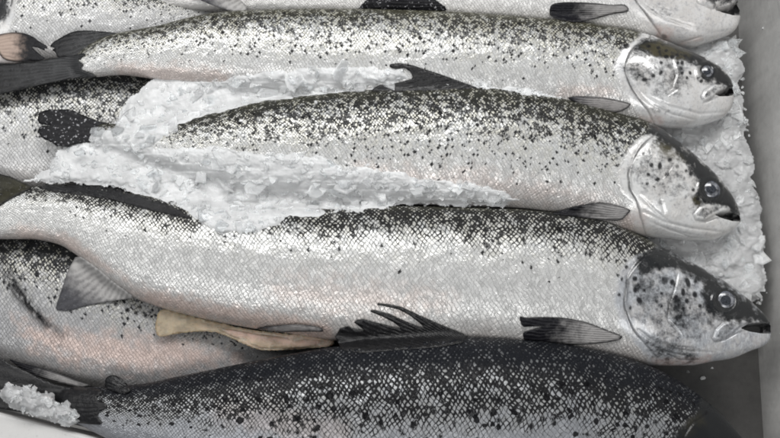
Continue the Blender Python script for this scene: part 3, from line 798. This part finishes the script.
sheet("belly_lining", [(212, 327), (240, 331), (262, 335), (290, 338), (330, 341), (330, 345), (300, 347.5), (265, 349), (250, 344), (230, 335)], M_FLAPP, o, lambda x, y: .0475, (300, 200), 4,
      [(212, 327), (330, 341)], 1.0, E=EN("G"), lift=.0022, bulge=.0004)
sheet("pelvic_fin", [(247, 331.5), (262, 327.5), (280, 325), (296, 324), (312, 325.5), (322, 328), (324, 332), (310, 331.5), (290, 332), (268, 333)], FM_PECTP, o, 0, (400, 335), 6,
      [(323, 328), (322, 332)], 1.2, E=EN("D"), lift=.0055)
# E
o = fE
sheet("dorsal_fin", [(335, 337), (338, 332), (340, 328.5), (348, 326), (352, 328.5), (364, 330), (354, 322.5), (357, 320), (363, 319), (380.5, 323.5), (393, 327), (401, 328),
                     (393, 322), (382, 316.5), (371, 312), (370, 310.5), (374, 310), (389.5, 314), (406, 321.5), (420, 327), (424, 327), (417, 321), (409, 315), (398.6, 309.5), (386, 306.5), (377, 305), (378, 303),
                     (390, 304.5), (402, 307), (420, 315.5), (438, 323.5), (454, 330), (468, 336), (462, 343), (440, 347), (400, 350), (360, 353), (342, 350)],
      FM_BLACK, o, lambda x, y: .066 + .0002 * max(0, 345 - y), (500, 370), 23, [(342, 351), (400, 349), (466, 339)], .9, E=EN("D", "E"), lift=.0022, smooth_outline=False)
sheet("adipose_fin", [(105, 388), (105, 379), (109, 375.5), (115, 375), (121, 378), (126, 383), (132, 390), (124, 394), (114, 391)], FM_BLACK, o,
      lambda x, y: .066, (150, 400), 5, [(108, 390), (130, 392)], 2.0, E=EN("E", "G"), lift=.003, bulge=.003)
sheet("caudal_fin", [(-30, 345), (0, 357), (10, 364), (24, 370), (40, 378), (60, 386), (88, 387), (106, 391), (94, 398), (110, 406), (96, 414), (104, 425), (84, 424), (50, 418), (20, 412), (-30, 404)], FM_BLACK, o,
      lambda x, y: .0548, (140, 405), 10, [(100, 388), (100, 424)], 1.0, E=EN("E"), lift=.0015)
# G, A, I
sheet("pelvic_fin", [(7, 358), (20, 362.5), (35, 366), (55, 372), (75, 380), (94, 385.5), (80, 387.5), (60, 383), (40, 377.5), (22, 370)], FM_PECT, fG,
      lambda x, y: .040, (180, 410), 6, [(94, 385), (80, 387)], 1.4, E=EN("G"), lift=.0012)
sheet("pectoral_fin", [(549.5, 10), (551, 5), (556, 3), (566, 2), (590, 2.5), (612, 5), (624, 4), (629, 8), (628, 12), (612, 14), (595, 19), (578, 22.5), (560, 20), (550, 16)], FM_PECT, fA,
      0, (720, 10), 9, [(629, 5), (626, 13)], 1.4, E=EN("A", "B"), lift=.0012)
sheet("pelvic_fin", [(354, 11), (360, 7), (364, 2), (374, -4), (380, 1), (388, -6), (402, -9), (422, -6), (436, 0), (448, 9), (440, 13), (420, 12), (400, 14), (380, 14), (366, 12)], FM_SPECK, fA,
      0, (520, 6), 7, [(448, 6), (446, 12)], 1.4, E=EN("A"), lift=.0016, bulge=.001, jag=.3)
sheet("anal_fin", [(190, -8), (200, 0), (212, 5), (226, 10), (240, 12.5), (248, 11), (244, 3), (232, -6), (215, -12)], FM_ANAL, fA,
      lambda x, y: .045, (280, -20), 7, [(248, 8), (232, -6)], 1.4, E=EN("A", "H"), lift=.0015)
sheet("caudal_fin", [(-4, 35), (6, 33), (15, 32), (24, 33), (32, 36), (40, 42), (47.5, 46), (46.5, 49), (44.5, 48), (45, 51), (38, 47.5), (31, 46.5), (36, 51), (41, 55), (45.5, 58.5), (38, 61), (28, 60.5), (16, 62),
                     (4, 60), (-4, 50)], FM_TAILP, fI, lambda x, y: .056, (-40, 48), 9, [(-4, 36), (-4, 60)], 1.4, E=EN("H", "I"), lift=.0012)

# ------------------------------------------------------------------ bin
def bin_plastic(name, col, rough, streak=.12):
    t = NT(name)
    obj = t.new("ShaderNodeTexCoord").outputs["Object"]
    n = t.noise(obj, 9, 6, .65); n2 = t.noise(obj, 160, 4, .6)
    mp = t.new("ShaderNodeMapping"); t.set(mp.inputs[0], obj); mp.inputs["Scale"].default_value = (40, 40, 5)
    n3 = t.noise(mp.outputs[0], 1.0, 4, .6)
    f = t.add(t.mul(n, .5), t.add(t.mul(n2, .22), t.mul(n3, .28)))
    c = t.mix(t.ss(.32, .68, f), tuple(x * (1 - streak) for x in col), tuple(x * (1 + streak) for x in col))
    mp2 = t.new("ShaderNodeMapping"); t.set(mp2.inputs[0], obj); mp2.inputs["Scale"].default_value = (600, 30, 90); mp2.inputs["Rotation"].default_value = (.3, .2, .35)
    scr = t.noise(mp2.outputs[0], 1.0, 3, .7)
    c = t.mix(t.ss(.60, .72, scr, 0.0, .28), c, tuple(x * .55 for x in col))
    c = t.mix(t.ss(.66, .72, t.noise(obj, 420, 2, .5), 0.0, .3), c, tuple(x * .5 for x in col))
    P(t, Base_Color=c, Roughness=t.add(rough - .08, t.mul(n, .2)), Normal=t.bump(t.add(n2, t.mul(n3, .5)), .0006, .5))
    return t.m


M_WALL = bin_plastic("bin_wall_plastic", (.58, .575, .56), .5, .2)
M_BASE = bin_plastic("bin_base_wet_shaded", (.075, .073, .07), .2, .25)  # wet plastic, its grey darkened further to paint in the shade down there
M_RIM = bin_plastic("bin_rim_plastic", (.52, .515, .505), .4, .06)


def box_from(name, quad_lo, quad_hi, mat, parent, seg=None):
    V = np.array(list(quad_lo) + list(quad_hi), float)
    F = [(3, 2, 1, 0), (4, 5, 6, 7)] + [(i, (i + 1) % 4, 4 + (i + 1) % 4, 4 + i) for i in range(4)]
    o = make_obj(name, V, F, mat, parent, False)
    b = o.modifiers.new("bevel", 'BEVEL'); b.width = .004; b.segments = 3
    return o


bin_o = bpy.data.objects.new("fish_bin", None); COL.objects.link(bin_o)
bin_o.location = (0.39, -0.2, FLOOR)
tag(bin_o, "grey plastic bin with a white rim, holding the salmon and ice", "bin")


def child_box(*a):
    o = box_from(*a)
    o.matrix_parent_inverse = bin_o.matrix_world.inverted() if False else o.matrix_parent_inverse
    o.location = (-0.39, .2, -FLOOR)
    return o


w0, w1 = unp(738, 20, FLOOR), unp(763.5, 437, FLOOR)
dirw = (w1 - w0); dirw /= np.linalg.norm(dirw)
nrm_ = np.array([-dirw[1], dirw[0], 0]); nrm_ = nrm_ if nrm_[0] > 0 else -nrm_
a0, a1 = w0 - dirw * .35, w1 + dirw * .35
lean = nrm_ * .012
WZ = .17
# near wall follows the rim line
r0, r1 = unp(0, 412.5, .056), unp(100, 438.5, .056)
dr = (r1 - r0); dr /= np.linalg.norm(dr)
nr_ = np.array([dr[1], -dr[0], 0])
if nr_[1] > 0: nr_ = -nr_
q0, q1 = r0 - dr * .30, r1 + dr * .75


def at_z(p, z): return np.array([p[0], p[1], z])


bx0, bx1 = -.35, 1.0
child_box("base", [(bx0, -.9, FLOOR - .012), (bx1, -.9, FLOOR - .012), (bx1, .45, FLOOR - .012), (bx0, .45, FLOOR - .012)],
          [(bx0, -.9, FLOOR), (bx1, -.9, FLOOR), (bx1, .45, FLOOR), (bx0, .45, FLOOR)], M_BASE, bin_o)
# side wall with a rounded foot
prof = [(0, -.0005), (.0001, .003), (.0004, .014), (.004, .07), (.0115, WZ - FLOOR - .02), (.012, WZ - FLOOR - .006), (.014, WZ - FLOOR), (.05, WZ - FLOOR), (.05, -.002)]
V = []; n_ = 60
for i in range(n_ + 1):
    p = a0 + (a1 - a0) * i / n_
    for (dx, dz) in prof:
        V.append(p + nrm_ * (dx + .016 * 0) + np.array([0, 0, dz]))
k = len(prof)
F = [(i * k + j, i * k + j + 1, (i + 1) * k + j + 1, (i + 1) * k + j) for i in range(n_) for j in range(k - 1)]
o = make_obj("side_wall", V, F, M_WALL, bin_o); o.location = (-.39, .2, -FLOOR)
lo = [at_z(q0, FLOOR + .001), at_z(q0 + nr_ * .03, FLOOR + .001), at_z(q1 + nr_ * .03, FLOOR + .001), at_z(q1, FLOOR + .001)]
hi = [at_z(q, .048) for q in lo]
child_box("front_wall", lo, hi, M_WALL, bin_o)
lo = [at_z(q0 + nr_ * .0, .0485), at_z(q0 + nr_ * .2, .0485), at_z(q1 + nr_ * .2, .0485), at_z(q1, .0485)]
hi = [at_z(q, .056) for q in lo]
child_box("rim", lo, hi, M_RIM, bin_o)

# ------------------------------------------------------------------ crushed ice
def ice_mat(name, col, trans, rough=.22, nsc=260, sss=0.0):
    t = NT(name)
    obj = t.new("ShaderNodeTexCoord").outputs["Object"]
    n = t.noise(obj, nsc, 5, .6); n2 = t.noise(obj, 60, 3, .5)
    c = t.mix(t.ss(.3, .7, n2), tuple(x * .86 for x in col), col)
    trans = t.add(trans, t.mul(t.sub(t.noise(obj, 55, 3, .5), .5), .35 if trans > .05 else 0))
    P(t, Base_Color=c, Roughness=t.add(rough - .08, t.mul(n, .2)), IOR=1.31,
      Subsurface_Weight=sss, Subsurface_Radius=(1.0, 1.0, 1.0), Subsurface_Scale=.007,
      Transmission_Weight=trans, Normal=t.bump(t.add(n, n2), .0012, .5), Specular_IOR_Level=.5)
    return t.m


M_ICE = ice_mat("ice_white", (.87, .88, .885), .30, .16)
M_WET = ice_mat("ice_wet_grey", (.60, .605, .61), .30, .13)
M_FLAKE = ice_mat("ice_flake", (.93, .94, .945), .74, .17)
M_CLEAR = ice_mat("ice_clear", (.93, .95, .96), .8, .12)


def shard(P0, r, tk, normal, rng, n=None):
    """one flat irregular flake of ice"""
    n = n or rng.integers(5, 8)
    an = np.sort(rng.random(n)) * 2 * math.pi
    an = an * .5 + np.linspace(0, 2 * math.pi, n, endpoint=False) * .5
    rr = r * (.6 + .6 * rng.random(n))
    el = .55 + .45 * rng.random(); rot = rng.random() * 6.283
    x = rr * np.cos(an); y = rr * np.sin(an) * el
    x, y = x * math.cos(rot) - y * math.sin(rot), x * math.sin(rot) + y * math.cos(rot)
    nz = normal / np.linalg.norm(normal)
    ax = np.cross(nz, [0, 1, 0]); ax /= np.linalg.norm(ax); ay = np.cross(nz, ax)
    top = P0 + np.outer(x * .86, ax) + np.outer(y * .86, ay) + np.outer(tk * (.5 + .5 * rng.random(n)), nz)
    bt = P0 + np.outer(x, ax) + np.outer(y, ay) - np.outer(tk * (.3 + .4 * rng.random(n)), nz)
    V = np.vstack([top, bt])
    F = [tuple(range(n - 1, -1, -1)), tuple(range(n, 2 * n))]
    F += [(i, (i + 1) % n, n + (i + 1) % n, n + i) for i in range(n)]
    return V, F


def facets(P, c, rng, k, amp):
    """height of a surface of overlapping flat flakes, c photo units wide"""
    Q = P + 5 * np.stack([fnoise(P[:, 0] / 9, P[:, 1] / 9) - .5, fnoise(P[:, 0] / 9 + 40, P[:, 1] / 9) - .5], -1)
    a = (fnoise(P[:, 0] / 60, P[:, 1] / 60) - .5) * 3
    Q = np.stack([Q[:, 0] * .75, Q[:, 1] * 1.25], -1)
    T = rng.random((64, 64, 5))
    ci = np.floor(Q / c).astype(int)
    best = np.full(len(P), 1e9); h = np.zeros(len(P))
    for dx in (-1, 0, 1):
        for dy in (-1, 0, 1):
            g = ci + [dx, dy]
            t = T[g[:, 0] & 63, g[:, 1] & 63]
            sd = (g + t[:, :2]) * c
            r = Q - sd
            d = (r ** 2).sum(1)
            hh = (t[:, 2] - .5) * amp + (r * (t[:, 3:5] - .5)).sum(1) * k
            m = d < best
            best[m] = d[m]; h[m] = hh[m]
    return h


def ice_heap(poly, zfill, label, nflake, lift=.004, over=True, rmin=2.6, rmax=13, seed=3, tilt=.11, edge=8.0, fac=1.0, rough=.004, mat=None, ejit=7):
    rng = np.random.default_rng(seed)
    L = np.array(poly, float)
    x0, y0 = L.min(0) - 4; x1, y1 = L.max(0) + 4
    st = .9
    xs = np.arange(x0, x1, st); ys = np.arange(y0, y1, st)
    gx, gy = np.meshgrid(xs, ys)
    Pq = np.stack([gx.ravel(), gy.ravel()], -1)
    sd = poly_sd(Pq, L) + (fnoise(Pq[:, 0] / (ejit + 1), Pq[:, 1] / (ejit + 1)) - .5) * ejit
    env = np.maximum(ENV, zfill) if over else np.full_like(ENV, zfill)
    env = box_blur(env, 3)

    def hz(p, d):
        z = sample(env, p[:, 0], p[:, 1]) + lift * sst(0, edge, d) - .0012
        z = z + rough * (fnoise(p[:, 0] / 16, p[:, 1] / 16) - .5)
        fr_ = np.random.default_rng(seed + 50)
        z = z + facets(p, 15, fr_, .00011 * fac, .0009 * fac) + facets(p + 31, 6.5, fr_, .00013 * fac, .0005 * fac)
        return z
    z = hz(Pq, sd)
    V = unp(Pq[:, 0], Pq[:, 1], z)
    W = len(xs)
    ins = (sd > 0).reshape(gx.shape)
    q = ins[:-1, :-1] & ins[1:, :-1] & ins[:-1, 1:] & ins[1:, 1:]
    ii, jj = np.nonzero(q)
    i0 = ii * W + jj
    F0 = np.stack([i0, i0 + W, i0 + W + 1, i0 + 1], -1)
    used = np.unique(F0); rem = np.full(len(V), -1); rem[used] = np.arange(len(used))
    V = V[used]; F = [tuple(f) for f in rem[F0]]
    mats = [0] * len(F)
    Vs = [V]; off = len(V)
    n = 0; tries = 0
    while n < nflake and tries < nflake * 30:
        tries += 1
        p = np.array([[rng.uniform(x0, x1), rng.uniform(y0, y1)]])
        d = poly_sd(p, L)
        if d[0] < -1.0: continue
        r = min(rmax, rmin * math.exp(abs(rng.normal(0, .75))))
        if d[0] < r * .45: r = max(rmin * .7, d[0] * 1.4 + 1)
        proud = rng.random() < .22 and d[0] > 7
        zz = hz(p, d)[0] + (rng.uniform(0, .0016) if proud else rng.uniform(-.0017, .0005))
        tl_ = tilt * (2.2 if proud else 1)
        nn = np.array([rng.normal(0, tl_), rng.normal(0, tl_), 1.0])
        v, f = shard(unp(p[0, 0], p[0, 1], zz), r * .001, rng.uniform(.0004, .0010), nn, rng)
        Vs.append(v); F += [tuple(i + off for i in g) for g in f]; mats += [1 if rng.random() < .8 else 2] * len(f)
        off += len(v); n += 1
    o = make_obj("crushed_ice", np.vstack(Vs), F, mat or M_ICE, None, False)
    o.data.materials.append(M_FLAKE); o.data.materials.append(M_CLEAR)
    o.data.polygons.foreach_set("material_index", np.array(mats, np.int32))
    o.data.polygons.foreach_set("use_smooth", np.array([m == 0 for m in mats], bool))
    tag(o, label, "ice", None, "stuff")
    return o, hz, L


ice_heap([(152, 80), (200, 78), (260, 71), (300, 67), (350, 64), (384, 64), (404, 70), (410, 78), (400, 82), (385, 86), (372, 89), (340, 94), (300, 98.5), (258, 105),
          (222, 113), (198, 120), (178, 129), (164, 138), (156, 147), (180, 146), (230, 146), (262, 150), (300, 153), (327, 157), (346, 168), (370, 163), (400, 171), (433, 177),
          (467, 180), (500, 187), (520, 198), (518, 204), (503, 207), (460, 206), (420, 206), (397, 206), (377, 211), (340, 216), (300, 220), (270, 228), (262, 236), (244, 234), (228, 236),
          (214, 234), (196, 221), (178, 208), (160, 203), (140, 196), (124, 189), (98, 185), (45, 183), (22, 181), (36, 176), (52, 164), (58, 150), (66, 146), (72, 132), (80, 126), (92, 128), (104, 128), (116, 122), (122, 108), (134, 94)],
         .058, "heap of white crushed ice between the salmon bodies, left of centre", 900, lift=.0032, seed=3)
ice_heap([(640, 30), (700, 38), (738, 36), (741, 60), (743, 90), (747, 120), (750, 150), (757, 195), (763, 240), (766, 275), (762, 302), (745, 308), (700, 290), (660, 270), (640, 240), (620, 200), (620, 120)],
         .034, "grey wet crushed ice around the salmon heads beside the bin wall", 520, lift=.003, over=False, seed=5, rmin=3.4, tilt=.14, rough=.010, fac=1.6, mat=M_WET, ejit=13)
ice_heap([(440, 78), (470, 78), (520, 86), (556, 94), (566, 99), (540, 97), (500, 90), (470, 88)], .05, "thin strip of crushed ice in the crease above the dark backed salmon", 160, lift=.001, seed=9, rmin=1.6, rmax=4)
ice_heap([(0, 398), (2, 388), (6, 382), (14, 386), (22, 387), (30, 385.5), (40, 391), (52, 392), (58, 401), (62, 404), (67, 399), (74, 401), (79, 412), (80, 424), (70, 426), (50, 421), (30, 415), (12, 408)],
         .064, "clump of clear wet ice lumps on the dark tail in the bottom left corner", 60, lift=.008, seed=12, rmin=3.2, rmax=8, tilt=.55, edge=6, rough=.014, fac=1.8, mat=M_WET)

# separate lumps and chips
def lump(px, py, r, label, mat, seed, E=None, z=None, flat=.6, name="ice_chunk"):
    rng = np.random.default_rng(seed)
    import bmesh
    bm = bmesh.new()
    pts = rng.normal(size=(22, 3)); pts /= np.linalg.norm(pts, axis=1)[:, None]
    pts *= (.75 + .4 * rng.random((22, 1)))
    z = z if z is not None else float(sample(ENV, [px], [py])[0])
    c = unp(px, py, z + r * flat * .0006)
    for p in pts: bm.verts.new(p * np.array([1, .8, flat]) * r * .001 + c)
    bmesh.ops.convex_hull(bm, input=bm.verts)
    me = bpy.data.meshes.new(name); bm.to_mesh(me); bm.free()
    me.materials.append(mat)
    o = bpy.data.objects.new(name, me); COL.objects.link(o)
    tag(o, label, "ice")
    return o


lump(76, 131, 9, "clear grey ice chunk resting on the speckled black tail fin", M_CLEAR, 21, flat=.5)
lump(98, 131, 8, "clear ice chunk between the black tail fin and the buried salmon", M_CLEAR, 22, flat=.5)
lump(117, 131, 7.5, "angular ice chunk at the rear end of the buried salmon's back", M_CLEAR, 23, flat=.5)
lump(80, 152, 6, "small grey ice chunk below the black tail fin", M_CLEAR, 24, z=.066)
lump(240, 222, 11, "large translucent ice chunk at the lower edge of the ice heap", M_CLEAR, 25, z=.066, flat=.4)
lump(316, 102.3, 2.3, "tiny white ice chip on the dark back of the buried salmon", M_ICE, 31, name="ice_chip")
lump(241, 121, 2.2, "tiny pointed ice chip on the speckled flank near the ice heap", M_ICE, 32, name="ice_chip")
lump(448, 83.5, 2.6, "small white ice chip lying in the black back fin of the buried salmon", M_ICE, 33, name="ice_chip", flat=.4)
lump(703, 378, 3.6, "white scrap of ice on the dark bin floor", M_ICE, 35, z=FLOOR, name="ice_chip", flat=.4)
lump(688, 372, 1.8, "small wet ice chip on the dark bin floor beside the dark salmon", M_CLEAR, 36, z=FLOOR, name="ice_chip", flat=.4)
lump(712, 368, 1.6, "tiny ice sliver on the bin floor under the netted salmon's jaw", M_ICE, 37, z=FLOOR, name="ice_chip", flat=.4)

d_ = unp(760, 28, .05) - CAMP
k_ = ((w0 - CAMP) @ nrm_) / (d_ @ nrm_)
lump(0, 0, 2.0, "white ice chip stuck to the grey bin wall", M_ICE, 41, z=0, name="ice_chip", flat=.5).location = CAMP + d_ * k_ - unp(0, 0, .0006) + lean * .3
# ------------------------------------------------------------------ light
w = bpy.data.worlds.new("World"); scene.world = w; w.use_nodes = True
bg = w.node_tree.nodes["Background"]
bg.inputs[0].default_value = (.86, .92, 1.0, 1); bg.inputs[1].default_value = .155


def area(name, loc, target, sx, sy, power, col=(1, 1, 1)):
    d = bpy.data.lights.new(name, 'AREA'); d.shape = 'RECTANGLE'; d.size = sx; d.size_y = sy; d.energy = power; d.color = col
    o = bpy.data.objects.new(name, d); COL.objects.link(o)
    o.location = loc
    o.rotation_euler = (Vector(target) - Vector(loc)).to_track_quat('-Z', 'Y').to_euler()
    return o


area("overhead_lamp", (0.46, 0.80, 1.45), (.45, -.15, .05), 1.7, .45, 28, (1, .992, .98))
area("overhead_lamp", (-.55, -.05, 1.5), (.50, -.15, .05), .55, 1.2, 7, (1, .99, .97))
area("overhead_lamp", (0.42, -1.10, 1.65), (.40, -.15, .05), 1.7, .45, 12, (1, .992, .98))  # added fill from the near side, brightens the undersides of the fish

scene.view_settings.view_transform = 'Standard'
scene.view_settings.look = 'None'
scene.view_settings.exposure = 0.0
scene.view_settings.gamma = 1.0
scene.render.engine = 'CYCLES'
scene.cycles.use_denoising = True
scene.cycles.pixel_filter_type = 'BLACKMAN_HARRIS'
scene.cycles.filter_width = 1.9
scene.cycles.max_bounces = 10
scene.cycles.transmission_bounces = 10
